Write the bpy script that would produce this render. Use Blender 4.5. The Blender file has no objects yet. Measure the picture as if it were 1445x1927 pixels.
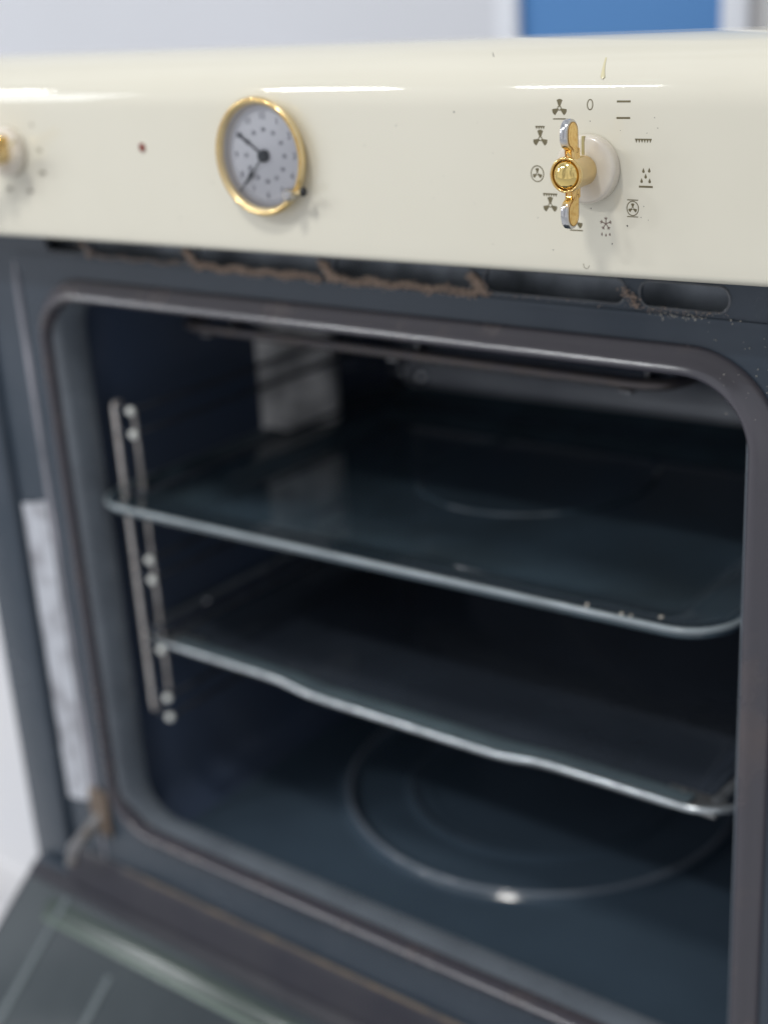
import bpy, bmesh, math, random
from mathutils import Vector, Matrix, noise
R = math.radians
random.seed(7)
S = bpy.context.scene
COL = S.collection

# ------------------------------------------------------------------ camera
cam_d = bpy.data.cameras.new('camera')
cam = bpy.data.objects.new('camera', cam_d); COL.objects.link(cam)
yaw, pitch, roll = R(38.817), R(20.555), R(-3.668)
f = Vector((-math.sin(yaw)*math.cos(pitch), math.cos(yaw)*math.cos(pitch), -math.sin(pitch)))
r = Vector((math.cos(yaw), math.sin(yaw), 0)); u = r.cross(f)
r2 = math.cos(roll)*r + math.sin(roll)*u
u2 = -math.sin(roll)*r + math.cos(roll)*u
M = Matrix((r2, u2, -f)).transposed().to_4x4(); M.translation = (.4845, -.5182, .1229)
cam.matrix_world = M
cam_d.sensor_fit = 'HORIZONTAL'; cam_d.sensor_width = 36; cam_d.lens = 2634/1445*36
cam_d.clip_start = .01; cam_d.clip_end = 60
cam_d.dof.use_dof = True; cam_d.dof.focus_distance = .5655; cam_d.dof.aperture_fstop = 5.6
cam_d.dof.aperture_blades = 0
S.camera = cam

# ------------------------------------------------------------------ light
W = bpy.data.worlds.new('World'); S.world = W; W.use_nodes = True
nt = W.node_tree; bg = nt.nodes['Background']
tc = nt.nodes.new('ShaderNodeTexCoord'); sx = nt.nodes.new('ShaderNodeSeparateXYZ')
ramp = nt.nodes.new('ShaderNodeValToRGB')
mr = nt.nodes.new('ShaderNodeMapRange'); mr.inputs['From Min'].default_value = -1; mr.inputs['From Max'].default_value = 1
nt.links.new(tc.outputs['Generated'], sx.inputs[0]); nt.links.new(sx.outputs['Z'], mr.inputs['Value'])
nt.links.new(mr.outputs[0], ramp.inputs[0]); 
# furniture and window shapes round the room: broad soft variation with compass direction
mp = nt.nodes.new('ShaderNodeMapping'); mp.inputs['Scale'].default_value = (2.6, 2.6, .7)
nz = nt.nodes.new('ShaderNodeTexNoise'); nz.inputs['Scale'].default_value = 1.6; nz.inputs['Detail'].default_value = 1.5
nm = nt.nodes.new('ShaderNodeMapRange'); nm.inputs['From Min'].default_value = .42; nm.inputs['From Max'].default_value = .58
nm.inputs['To Min'].default_value = .62; nm.inputs['To Max'].default_value = 1.12
mm = nt.nodes.new('ShaderNodeVectorMath'); mm.operation = 'SCALE'
nt.links.new(tc.outputs['Generated'], mp.inputs[0]); nt.links.new(mp.outputs[0], nz.inputs['Vector']); nt.links.new(nz.outputs['Fac'], nm.inputs['Value'])
nt.links.new(ramp.outputs[0], mm.inputs[0]); nt.links.new(nm.outputs[0], mm.inputs['Scale']); nt.links.new(mm.outputs[0], bg.inputs['Color'])
e = ramp.color_ramp.elements
e[0].position = 0; e[0].color = (.70, .70, .72, 1); e[1].position = 1; e[1].color = (.72, .75, .80, 1)
for p, c in ((.36, (.74, .74, .77)), (.46, (.66, .67, .71)), (.56, (.70, .71, .76)), (.72, (.68, .71, .76))):
    k = e.new(p); k.color = (*c, 1)
bg.inputs['Strength'].default_value = .92

def area(name, loc, target, sx_, sy_, power, col):
    d = bpy.data.lights.new(name, 'AREA'); d.shape = 'RECTANGLE'; d.size = sx_; d.size_y = sy_; d.energy = power; d.color = col
    o = bpy.data.objects.new(name, d); COL.objects.link(o); o.location = loc
    o.rotation_euler = (Vector(target)-Vector(loc)).to_track_quat('-Z', 'Y').to_euler(); return o
def tube_light(name, x0, x1, y, z, power):
    d = bpy.data.lights.new(name, 'AREA'); d.shape = 'RECTANGLE'; d.size = x1-x0; d.size_y = .05; d.energy = power; d.color = (.97, .99, 1)
    o = bpy.data.objects.new(name, d); COL.objects.link(o); o.location = ((x0+x1)/2, y, z)
    v = (Vector((0, 0, 0))-o.location); a = math.atan2(-v.y*-1, -v.z)   # tilt about X only, so the tube stays level
    o.rotation_euler = (math.atan2(v.y, -v.z), 0, 0); return o
tube_light('tube_light', -1.742, -1.39, -1.5, 1.30, 8)
tube_light('tube_light', -1.07, -.78, -1.5, 1.30, 7.5)
tube_light('tube_light', -3.1, -2.50, -1.5, 1.30, 9)
area('ceiling_light', (.02, -.75, 1.15), (0, 0, 0), .16, .16, 6.5, (1, .97, .92))
d = bpy.data.lights.new('reflection_light', 'AREA'); d.shape = 'RECTANGLE'; d.size = 1.0; d.size_y = .5; d.energy = 8.5; d.color = (.92, .96, 1)  # unseen lamp added at left front to reflect in door glass and panel
o = bpy.data.objects.new('reflection_light', d); COL.objects.link(o); o.location = (-2.45, -1.5, .74); o.rotation_euler = (R(90), 0, 0)
o.rotation_euler = (R(90), 0, R(180))
o.rotation_euler = (Vector((0, 0, .74))-Vector((0, -1.5, .74))).to_track_quat('-Z', 'Y').to_euler()
S.view_settings.view_transform = 'Standard'; S.view_settings.look = 'None'; S.view_settings.gamma = 1
S.view_settings.exposure = 0

# ------------------------------------------------------------------ materials
def mat(name, col, rough=.5, metal=0, coat=0, noise_amt=0, noise_scale=30, col2=None, bump=0, bump_scale=200, rough2=None, spec=.5, trans=0, detail=4, thresh=None):
    m = bpy.data.materials.new(name); m.use_nodes = True; t = m.node_tree; b = t.nodes['Principled BSDF']
    b.inputs['Base Color'].default_value = (*col, 1); b.inputs['Roughness'].default_value = rough
    b.inputs['Metallic'].default_value = metal; b.inputs['Coat Weight'].default_value = coat
    b.inputs['Coat Roughness'].default_value = .04
    b.inputs['Specular IOR Level'].default_value = spec; b.inputs['Transmission Weight'].default_value = trans
    c = t.nodes.new('ShaderNodeTexCoord')
    if col2 or rough2 is not None:
        n = t.nodes.new('ShaderNodeTexNoise'); n.inputs['Scale'].default_value = noise_scale; n.inputs['Detail'].default_value = detail
        t.links.new(c.outputs['Object'], n.inputs['Vector'])
        g = t.nodes.new('ShaderNodeMapRange'); lo, hi = thresh or (.35, .7)
        g.inputs['From Min'].default_value = lo; g.inputs['From Max'].default_value = hi
        t.links.new(n.outputs['Fac'], g.inputs['Value'])
        if col2:
            x = t.nodes.new('ShaderNodeMix'); x.data_type = 'RGBA'
            x.inputs[6].default_value = (*col, 1); x.inputs[7].default_value = (*col2, 1)
            t.links.new(g.outputs[0], x.inputs[0]); t.links.new(x.outputs[2], b.inputs['Base Color'])
        if rough2 is not None:
            y = t.nodes.new('ShaderNodeMapRange'); y.inputs['To Min'].default_value = rough; y.inputs['To Max'].default_value = rough2
            t.links.new(g.outputs[0], y.inputs['Value']); t.links.new(y.outputs[0], b.inputs['Roughness'])
    if bump:
        n2 = t.nodes.new('ShaderNodeTexNoise'); n2.inputs['Scale'].default_value = bump_scale
        t.links.new(c.outputs['Object'], n2.inputs['Vector'])
        bp = t.nodes.new('ShaderNodeBump'); bp.inputs['Strength'].default_value = bump; bp.inputs['Distance'].default_value = .001
        t.links.new(n2.outputs['Fac'], bp.inputs['Height']); t.links.new(bp.outputs[0], b.inputs['Normal'])
    return m
CREAM = mat('cream_enamel', (.735, .705, .595), .6, coat=1, col2=(.715, .685, .575), rough2=.65, noise_scale=12, bump=.03, bump_scale=22, spec=.15)
KNOB = mat('ivory_knob', (.72, .665, .565), .25, coat=.6, col2=(.66, .60, .51), noise_scale=120)
INLAY = mat('olive_inlay', (.42, .36, .17), .5)
GOLD = mat('gold_plate', (.90, .66, .29), .10, 1, col2=(.82, .52, .20), noise_scale=300, rough2=.22)
MIRROR = mat('polished_gold', (.90, .68, .26), .05, 1)
GOLDS = mat('satin_gold', (.84, .67, .36), .30, 1, col2=(.74, .60, .36), noise_scale=90, rough2=.42)
WINGM = mat('worn_plating', (.62, .62, .63), .14, 1)
_t = WINGM.node_tree; _g = _t.nodes.new('ShaderNodeNewGeometry'); _x = _t.nodes.new('ShaderNodeSeparateXYZ'); _a = _t.nodes.new('ShaderNodeMath'); _a.operation = 'SUBTRACT'; _a.inputs[1].default_value = .0476
_b = _t.nodes.new('ShaderNodeMath'); _b.operation = 'ABSOLUTE'; _n = _t.nodes.new('ShaderNodeTexNoise'); _n.inputs['Scale'].default_value = 60
_c = _t.nodes.new('ShaderNodeMath'); _c.operation = 'MULTIPLY_ADD'; _c.inputs[1].default_value = .004
_m = _t.nodes.new('ShaderNodeMapRange'); _m.inputs['From Min'].default_value = .0128; _m.inputs['From Max'].default_value = .0152
_r = _t.nodes.new('ShaderNodeMix'); _r.data_type = 'RGBA'; _r.inputs[6].default_value = (.86, .56, .18, 1); _r.inputs[7].default_value = (.60, .60, .61, 1)
_t.links.new(_g.outputs['Position'], _x.inputs[0]); _t.links.new(_x.outputs['Z'], _a.inputs[0]); _t.links.new(_a.outputs[0], _b.inputs[0])
_t.links.new(_n.outputs['Fac'], _c.inputs[0]); _t.links.new(_b.outputs[0], _c.inputs[2]); _t.links.new(_c.outputs[0], _m.inputs['Value'])
_t.links.new(_m.outputs[0], _r.inputs[0]); _t.links.new(_r.outputs[2], _t.nodes['Principled BSDF'].inputs['Base Color'])
TARN_SHADE = mat('tarnish_shade_gold', (.42, .24, .08), .4, .8)  # dark outline: recess shading and rust line put into one colour
GOLDC = mat('cast_gold', (1.0, .74, .33), .50, 1, col2=(.86, .56, .20), noise_scale=600, rough2=.6, bump=.35, bump_scale=1500, thresh=(.45, .75))
CHROME = mat('worn_chrome', (.62, .62, .63), .14, 1, col2=(.50, .47, .42), noise_scale=250, rough2=.25)
WIRE = mat('chrome_wire', (.88, .84, .81), .2, .6, col2=(.60, .55, .52), noise_scale=150)
DIAL = mat('dial_white', (.95, .96, .99), .6)
DIALW = mat('dial_wall', (.68, .64, .60), .4, coat=.5)
HAND = mat('clock_hand', (.045, .055, .065), .4)
INK1 = mat('faint_ink', (.30, .31, .35), .5)
INK2 = mat('dark_ink', (.13, .14, .18), .5)
PRINT = mat('olive_print', (.135, .115, .06), .5, col2=(.17, .145, .08), noise_scale=300)
PRINT2 = mat('brown_print', (.16, .10, .08), .5)
FRAME = mat('grey_enamel', (.037, .053, .074), .14, col2=(.048, .064, .086), noise_scale=25, rough2=.28, bump=.05, bump_scale=60)
CAV = mat('cavity_enamel', (.062, .086, .138), .09, col2=(.068, .086, .124), noise_scale=14, rough2=.26, bump=.12, bump_scale=18)
FLOORM = mat('cavity_floor_enamel', (.062, .092, .126), .07, col2=(.050, .074, .102), noise_scale=10, rough2=.18, bump=.06, bump_scale=14)
TRAY = mat('tray_enamel', (.058, .090, .116), .09, col2=(.040, .058, .07), noise_scale=18, rough2=.2, bump=.08, bump_scale=16, coat=.8)
GASK = mat('gasket_rubber', (.074, .070, .084), .23, col2=(.105, .088, .092), noise_scale=35, rough2=.36, spec=.75, bump=.15, bump_scale=120, thresh=(.5, .75))
STEEL = mat('galvanised_steel', (.28, .29, .30), .42, 1, col2=(.2, .2, .21), noise_scale=60)
FOIL = mat('foil_strip', (.66, .68, .73), .42, .5, col2=(.37, .37, .40), noise_scale=55, rough2=.55, bump=.6, bump_scale=120, detail=5, thresh=(.40, .72))
DUST = mat('dust', (.56, .43, .35), .95, col2=(.40, .31, .25), noise_scale=900, bump=1, bump_scale=1500)
CRUMB = mat('crumb', (.62, .58, .50), .8)
GLASSD = mat('door_glass', (.018, .028, .036), .05, col2=(.055, .072, .078), noise_scale=5, rough2=.2, coat=1, thresh=(.4, .75))
GLASSE = mat('glass_edge', (.10, .14, .115), .25)
DOORM = mat('door_enamel', (.020, .020, .031), .33, col2=(.03, .029, .038), noise_scale=22, rough2=.45)
FROST = mat('frosted_glass', (.95, .94, .92), .4, col2=(.42, .42, .42), noise_scale=36, bump=1, bump_scale=90, thresh=(.38, .62), rough2=.5)
REDL = mat('red_lens', (.20, .022, .012), .35)
BLACK = mat('black_metal', (.02, .02, .02), .4)
DRIP = mat('grease', (.70, .64, .40), .12, coat=1)
RUST = mat('rust', (.20, .15, .11), .6, col2=(.12, .09, .07), noise_scale=200)
WALLM = mat('painted_wall', (.70, .71, .745), .8, col2=(.68, .69, .72), noise_scale=2)
WHITE = mat('white_gloss', (.80, .82, .86), .4)
BLUE = mat('blue_board', (.075, .235, .53), .55, col2=(.08, .245, .54), noise_scale=3)
BEIGE = mat('beige_wall', (.62, .61, .60), .8)
TABLE = mat('white_worktop', (.80, .79, .80), .4, col2=(.76, .76, .79), noise_scale=4)
FLOORG = mat('grey_floor', (.80, .79, .78), .6, col2=(.74, .74, .74), noise_scale=3)

# ------------------------------------------------------------------ helpers
def obj(name, bm, m, parent=None, smooth=True, angle=40, label=None):
    me = bpy.data.meshes.new(name); bm.normal_update(); bm.to_mesh(me); bm.free()
    o = bpy.data.objects.new(name, me); COL.objects.link(o)
    if m: me.materials.append(m)
    if smooth:
        me.polygons.foreach_set('use_smooth', [True]*len(me.polygons))
        try: me.set_sharp_from_angle(angle=R(angle))
        except Exception: pass
    if parent: o.parent = parent
    if label: o['label'] = label
    return o
def empty(name, loc, label, cat, group=None):
    o = bpy.data.objects.new(name, None); COL.objects.link(o); o.location = loc; o.empty_display_size = .05
    o['label'] = label; o['category'] = cat
    if group: o['group'] = group
    return o
def sub(name, parent):      # an intermediate part that is only an Empty is avoided: parts are meshes
    raise NotImplementedError
def box(bm, x0, x1, y0, y1, z0, z1, bev=0, mat4=None):
    g = bmesh.ops.create_cube(bm, size=1); vs = g['verts']
    for v in vs: v.co = Vector((x0+(v.co.x+.5)*(x1-x0), y0+(v.co.y+.5)*(y1-y0), z0+(v.co.z+.5)*(z1-z0)))
    if bev:
        es = list({e_ for v in vs for e_ in v.link_edges})
        res = bmesh.ops.bevel(bm, geom=es, offset=bev, segments=3, profile=.5, affect='EDGES')
        vs = list(set(vs) & set(bm.verts) | {v for f_ in res['faces'] for v in f_.verts})
    if mat4:
        for v in vs: v.co = mat4 @ v.co
def grid(bm, rows, close_u=False, close_v=False):
    """rows: list of lists of points; joins them as quads"""
    V = [[bm.verts.new(p) for p in rw] for rw in rows]
    n, k = len(V), len(V[0])
    for i in range(n if close_u else n-1):
        for j in range(k if close_v else k-1):
            a, b, c, d = V[i][j], V[(i+1) % n][j], V[(i+1) % n][(j+1) % k], V[i][(j+1) % k]
            try: bm.faces.new((a, b, c, d))
            except ValueError: pass
    return V
def lathe(bm, prof, cx, cz, seg=64, cap=True):
    """prof: list of (radius, y); revolved about the Y axis through (cx, cz)"""
    rows = []
    for rr, y in prof:
        rows.append([(cx+rr*math.sin(2*math.pi*i/seg), y, cz+rr*math.cos(2*math.pi*i/seg)) for i in range(seg)])
    V = grid(bm, rows, close_v=True)
    if cap:
        for row, pr in ((V[0], prof[0]), (V[-1], prof[-1])):
            if pr[0] > 1e-5:
                try: bm.faces.new(row)
                except ValueError: pass
    bmesh.ops.recalc_face_normals(bm, faces=bm.faces)
def tube(bm, pts, rad, seg=12, closed=False, cap=True):
    pts = [Vector(p) for p in pts]; n = len(pts); rows = []; up = None
    for i, p in enumerate(pts):
        if closed: t = (pts[(i+1) % n]-pts[i-1]).normalized()
        else: t = (pts[min(i+1, n-1)]-pts[max(i-1, 0)]).normalized()
        if up is None:
            up = Vector((0, 0, 1)) if abs(t.z) < .9 else Vector((1, 0, 0))
        a = t.cross(up)
        if a.length < 1e-4: a = t.cross(Vector((0, 1, 0)))
        a.normalize(); b = a.cross(t).normalized(); up = b
        rr = rad[i] if isinstance(rad, (list, tuple)) else rad
        rows.append([p+a*rr*math.cos(2*math.pi*k/seg)+b*rr*math.sin(2*math.pi*k/seg) for k in range(seg)])
    V = grid(bm, rows, close_u=closed, close_v=True)
    if cap and not closed:
        bm.faces.new(V[0]); bm.faces.new(V[-1])
    bmesh.ops.recalc_face_normals(bm, faces=bm.faces)
def smooth_path(pts, rad=.006, seg=6):
    """fillets the corners of a polyline"""
    pts = [Vector(p) for p in pts]; out = [pts[0]]
    for i in range(1, len(pts)-1):
        a, b, c = pts[i-1], pts[i], pts[i+1]
        d1 = min(rad, (a-b).length*.45); d2 = min(rad, (c-b).length*.45)
        p = b+(a-b).normalized()*d1; q = b+(c-b).normalized()*d2
        for k in range(seg+1):
            s = k/seg; out.append((1-s)**2*p+2*s*(1-s)*b+s*s*q)
    out.append(pts[-1]); return out
def rrect(x0, x1, z0, z1, rad, seg=10, dens=1):
    """rounded rectangle, clockwise from the top-left, as (x, z) with straight runs subdivided"""
    out = []
    cs = [(x1-rad, z1-rad, 90), (x1-rad, z0+rad, 0), (x0+rad, z0+rad, -90), (x0+rad, z1-rad, 180)]
    for cx, cz, a0 in cs:
        out.append([(cx+rad*math.cos(R(a0-90*k/seg)), cz+rad*math.sin(R(a0-90*k/seg))) for k in range(seg+1)])
    res = []
    for i in range(4):
        res += out[i]
        p, q = out[i][-1], out[(i+1) % 4][0]
        for k in range(1, dens): res.append((p[0]+(q[0]-p[0])*k/dens, p[1]+(q[1]-p[1])*k/dens))
    return res
def plate(outer, holes, y0, y1, axis='y', xform=None):
    """flat plate with holes: outlines in (x, z), thickness from y0 to y1"""
    cu = bpy.data.curves.new('plate', 'CURVE'); cu.dimensions = '2D'; cu.fill_mode = 'BOTH'; cu.extrude = abs(y1-y0)/2
    for ol in [outer]+holes:
        sp = cu.splines.new('POLY'); sp.points.add(len(ol)-1); sp.use_cyclic_u = True
        for p, q in zip(sp.points, ol): p.co = (q[0], q[1], 0, 1)
    o = bpy.data.objects.new('plate', cu); COL.objects.link(o)
    dg = bpy.context.evaluated_depsgraph_get(); me = bpy.data.meshes.new_from_object(o.evaluated_get(dg))
    bm = bmesh.new(); bm.from_mesh(me); bpy.data.objects.remove(o); bpy.data.curves.remove(cu); bpy.data.meshes.remove(me)
    for v in bm.verts:
        x, z, d = v.co.x, v.co.y, v.co.z
        v.co = Vector((x, (y0+y1)/2 - d, z))
        if xform: v.co = xform(v.co)
    bmesh.ops.remove_doubles(bm, verts=bm.verts, dist=1e-6)
    return bm
def text_bm(s, size, cx, cz, y, thick=.00012, sxk=1):
    cu = bpy.data.curves.new('text', 'FONT'); cu.body = s; cu.size = size; cu.align_x = 'CENTER'; cu.align_y = 'CENTER'; cu.extrude = thick
    o = bpy.data.objects.new('text', cu); COL.objects.link(o)
    dg = bpy.context.evaluated_depsgraph_get(); me = bpy.data.meshes.new_from_object(o.evaluated_get(dg))
    bm = bmesh.new(); bm.from_mesh(me); bpy.data.objects.remove(o); bpy.data.curves.remove(cu); bpy.data.meshes.remove(me)
    for v in bm.verts: v.co = Vector((cx+v.co.x*sxk, y-v.co.z, cz+v.co.y))
    return bm
def merge(a, b):
    me = bpy.data.meshes.new('tmp'); b.to_mesh(me); a.from_mesh(me); bpy.data.meshes.remove(me); b.free()

# ------------------------------------------------------------------ setting behind
def struct(name, bm, m):
    o = obj(name, bm, m, smooth=False); o['kind'] = 'structure'; return o
b = bmesh.new(); box(b, -4.5, -.490, 1.012, 1.12, -1.4, 1.6); struct('wall', b, WALLM)
b = bmesh.new(); box(b, -.200, 3.0, 1.012, 1.12, -1.4, 1.6); struct('wall', b, BEIGE)
b = bmesh.new(); box(b, -5, 4, -3.5, 1.0, -1.45, -1.4); struct('floor', b, FLOORG)
b = bmesh.new(); box(b, -.4895, -.2005, 1.010, 1.04, -1.39, 1.2)
o = obj('blue_board', b, BLUE, smooth=False); o['label'] = 'plain blue board behind the oven, between two white posts'; o['category'] = 'board'
def post(x0, x1, y0, lab):
    b = bmesh.new(); box(b, x0, x1, y0, y0+.012, -1.39, 1.2, .003)
    o = obj('white_post', b, WHITE); o['label'] = lab; o['category'] = 'post'; o['group'] = 'white posts beside the blue board'
post(-.512, -.480, .996, 'white upright post left of the blue board'); post(-.217, -.186, .996, 'white upright post right of the blue board')

t = empty('worktop', (0, .4, -1.4), 'white worktop the open oven stands on, seen at lower left', 'table')
def P(name, bm, m, parent, **k):
    o = obj(name, bm, m, parent, **k); o.matrix_parent_inverse = parent.matrix_world.inverted() if False else Matrix.Translation(-parent.location) if parent.type == 'EMPTY' else Matrix.Identity(4)
    return o
b = bmesh.new(); box(b, -2.2, .9, .075, .95, -.612, -.572, .004); P('tabletop', b, TABLE, t)
b = bmesh.new(); box(b, -2.15, .85, .10, .125, -1.3, -.613, .003); P('front_board', b, TABLE, t)
for lx in (-2.1, .78):
    for ly in (.13, .88):
        b = bmesh.new(); box(b, lx, lx+.05, ly, ly+.05, -1.4, -.613, .003); P('leg', b, TABLE, t)

# ------------------------------------------------------------------ oven
OV = empty('built_in_oven', (0, .3, -.57), 'cream fronted built-in oven with gold clock and knobs, its door hanging open', 'oven')
def part(name, bm, m, **k): return P(name, bm, m, OV, **k)
def subp(name, bm, m, parent, **k):
    o = obj(name, bm, m, parent, **k); return o      # parent mesh shares the parent's frame (see parent transform)

# casing
b = bmesh.new()
box(b, -.33, -.327, .06, .60, -.568, .062); box(b, .327, .33, .06, .60, -.568, .062)
box(b, -.327, .327, .597, .60, -.568, .062); box(b, -.327, .327, .06, .597, .059, .062); box(b, -.327, .327, .06, .597, -.568, -.565)
part('casing', b, STEEL, smooth=False)

b = bmesh.new(); box(b, .083, .168, .0575, .061, .062, .0983, .0006); part('shadow_gap_strip', b, BLACK)  # black strip standing in for the shadow gap behind the panel top

# control panel: swept section with a rounded top
def panel_bottom(x):
    # slight sag of the folded lower edge, as in the photograph
    return -.0008 + .0083*x + .018*(x*x) * (1 if x > 0 else -1)*.6
prof = [(.052, .001), (.004, .001)] + [(.004-.004*math.sin(R(a)), .005-.004*math.cos(R(a))) for a in range(15, 91, 15)]
prof += [(0, z/1000) for z in (11, 16, 21, 31, 41, 51, 61, 66, 71.5)]
prof += [(.033-.033*math.cos(R(a)), .0715+.0270*math.sin(R(a))) for a in range(4, 91, 4)] + [(.034, .0985), (.056, .0985), (.056, .0965), (.04, .0965)]
b = bmesh.new(); rows = []
N = 90
for i in range(N+1):
    x = -.346+.692*i/N; pb = panel_bottom(x)
    rows.append([(x, y, z+(pb if z < .02 else pb*(.066-z)/.046 if z < .066 else 0)) for y, z in prof])
V = grid(b, rows); bmesh.ops.recalc_face_normals(b, faces=b.faces)
bmesh.ops.holes_fill(b, edges=[e_ for e_ in b.edges if e_.is_boundary and abs(e_.verts[0].co.x) > .3459 and abs(e_.verts[1].co.x) > .3459])
for v in b.verts:
    # a shallow dent near the right end of the rounded top edge
    d = ((v.co.x-.254)**2+((v.co.z-.083)*1.2)**2)
    v.co.y += .0007*math.exp(-d/.00002)
PANEL = part('control_panel', b, CREAM, angle=60)

KX, KZ = .1885, .0476
YP = -.00005
# --- printed symbols (flat print, as thin geometry on the panel)
def wrap(bm):
    for v in bm.verts:
        if v.co.z > .0715: v.co.y += .033-.033*math.sqrt(max(0, 1-((v.co.z-.0715)/.0270)**2))
def poly(bm, pts, y=YP): 
    vs = [bm.verts.new((x, y, z)) for x, z in pts]; bm.faces.new(vs)
def ringp(bm, cx, cz, rx, rz, w, y=YP, seg=40):
    rows = [[(cx+(rx+s)*math.sin(2*math.pi*i/seg), y, cz+(rz+s)*math.cos(2*math.pi*i/seg)) for i in range(seg)] for s in (-w/2, w/2)]
    grid(bm, rows, close_v=True)
def bar(bm, cx, cz, w, h=.00078): poly(bm, [(cx-w/2, cz-h/2), (cx+w/2, cz-h/2), (cx+w/2, cz+h/2), (cx-w/2, cz+h/2)])
def fanp(bm, cx, cz, rr):
    ringp(bm, cx, cz, rr*.235, rr*.235, rr*.12, YP-.00002, 20)
    for a in (0, 120, 240):
        pts = []
        for rad_, da in ((.30, -26), (1.02, -24), (1.07, -12), (1.09, 0), (1.07, 12), (1.02, 24), (.30, 26)):
            an = R(a+da); pts.append((cx+rr*rad_*math.sin(an), cz+rr*rad_*math.cos(an)))
        poly(bm, pts)
def comb(bm, cx, cz, w, n, h=.0013):
    bar(bm, cx, cz+.0002, w, .00045)
    for i in range(n):
        x0 = cx-w/2+w*i/n; x1 = x0+w/n; poly(bm, [(x0+.0001, cz), (x0+(x1-x0)/2, cz-h), (x1-.0001, cz)], YP-.00003)
def drop(bm, cx, cz, s):
    pts = [(cx, cz+s)]
    for a in range(60, 301, 20): pts.append((cx+.55*s*math.sin(R(a)), cz-.35*s+.55*s*math.cos(R(a))))
    poly(bm, pts)
def sym(fn, label, m=PRINT):
    b = bmesh.new(); fn(b); bmesh.ops.recalc_face_normals(b, faces=b.faces)
    for f_ in b.faces:
        if f_.normal.y > 0: f_.normal_flip()
    wrap(b)
    return subp('printed_symbol', b, m, PANEL, smooth=False, label=label)
sym(lambda b: ringp(b, .1885, .0730, .00125, .0020, .00045), 'narrow zero')
sym(lambda b: (bar(b, .2038, .0742, .0062), bar(b, .2037, .0678, .0062)), 'two horizontal bars')
sym(lambda b: comb(b, .2127, .0594, .0074, 6), 'wide row of teeth')
def s3(b):
    for x, z in ((-.0013, .0036), (.0013, .0038), (-.0003, .0014), (-.0021, -.0004), (.0015, -.0004)): drop(b, .2141+x, .0437+z, .00105)
    bar(b, .2139, .0409, .0062)
sym(s3, 'five drops over a bar')
def s4(b): ringp(b, .2080, .0320, .00265, .0029, .0004); fanp(b, .2080, .0320, .0019); bar(b, .2080, .0354, .005, .0004); bar(b, .2080, .0286, .005, .0004)
sym(s4, 'ringed fan between two bars')
def s5(b):
    cx, cz, L = .1956, .0252, .0028
    for a in (0, 72, 144, 216, 288):
        d = Vector((math.sin(R(a)), math.cos(R(a)))); n = Vector((d.y, -d.x)); w = .00018
        poly(b, [tuple(Vector((cx, cz))+n*w), tuple(Vector((cx, cz))+d*L+n*w), tuple(Vector((cx, cz))+d*L-n*w), tuple(Vector((cx, cz))-n*w)], YP-a*1e-7)
        for sg in (1, -1):
            q = Vector((cx, cz))+d*L*.62; dd = (d+n*sg).normalized(); nn = Vector((dd.y, -dd.x))
            poly(b, [tuple(q+nn*w*.8), tuple(q+dd*L*.36+nn*w*.8), tuple(q+dd*L*.36-nn*w*.8), tuple(q-nn*w*.8)], YP-.00002-a*1e-7)
    for x, z in ((-.0019, -.0043), (0, -.0047), (.0018, -.0043)): drop(b, cx+x, cz+z, .0007)
sym(s5, 'snowflake over three drops', PRINT2)
def s6(b): fanp(b, .1812, .0252, .0032); bar(b, .1815, .0217, .0062, .0005)
sym(s6, 'fan over a bar, half hidden by the lever')
def s7(b): comb(b, .1689, .0363, .0070, 6, .0010); fanp(b, .1689, .0317, .0033)
sym(s7, 'wide row of teeth over a fan')
def s8(b): ringp(b, .1628, .0447, .0031, .0033, .00045); fanp(b, .1628, .0447, .0022)
sym(s8, 'fan in a ring')
def s9(b): comb(b, .1646, .0640, .0045, 4, .0010); fanp(b, .1646, .0592, .0034)
sym(s9, 'short row of teeth over a fan')
def s10(b): fanp(b, .1741, .0716, .0034); bar(b, .1741, .0673, .0062, .0005)
sym(s10, 'fan over a bar, upper left of the knob')
# temperature print round the left knob (only its right half is in the picture)
for s, x, z in (('0', -.1665, .0625), ('50', -.1630, .0487), ('100', -.1632, .0362), ('150', -.1765, .0255), ('200', -.1945, .0262), ('250', -.2110, .0330)):
    b = text_bm(s, .0030, x, z, YP, sxk=1.25); subp('printed_number', b, PRINT, PANEL, smooth=False)

# specks, drip, chips
b = bmesh.new()
SP = [(1.55, .0560, .0004), (.1790, .0667, .0003)]
pts = [(.1885, .0665, .00025), (.1765, .0633, .00035), (.2176, .0680, .0002), (.2190, .0640, .00025), (.2143, .0620, .0002), (.1884, .0369, .0003), (.1886, .0312, .00028), (.1815, .0285, .0003),
       (.2056, .0248, .00035), (.2118, .0285, .0002), (.2130, .0330, .0002), (.1700, .0128, .0003), (.1985, .0170, .0003), (.0890, .0640, .0003), (.1210, .0700, .00035), (.0700, .0550, .00025), (-.03, .0350, .0003), (-.0560, .0160, .0003)]
for _ in range(26): pts.append((random.uniform(-.1, .26), random.uniform(.01, .066), random.uniform(.00008, .0002)))
for x, z, s in pts:
    n = 7; poly(b, [(x+s*random.uniform(.6, 1.3)*math.cos(i/n*6.283), z+s*random.uniform(.6, 1.3)*math.sin(i/n*6.283)) for i in range(n)], YP)
def surf_y(z):
    return .033-.033*math.sqrt(max(0, 1-((z-.0715)/.0270)**2)) if z > .0715 else 0
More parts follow.
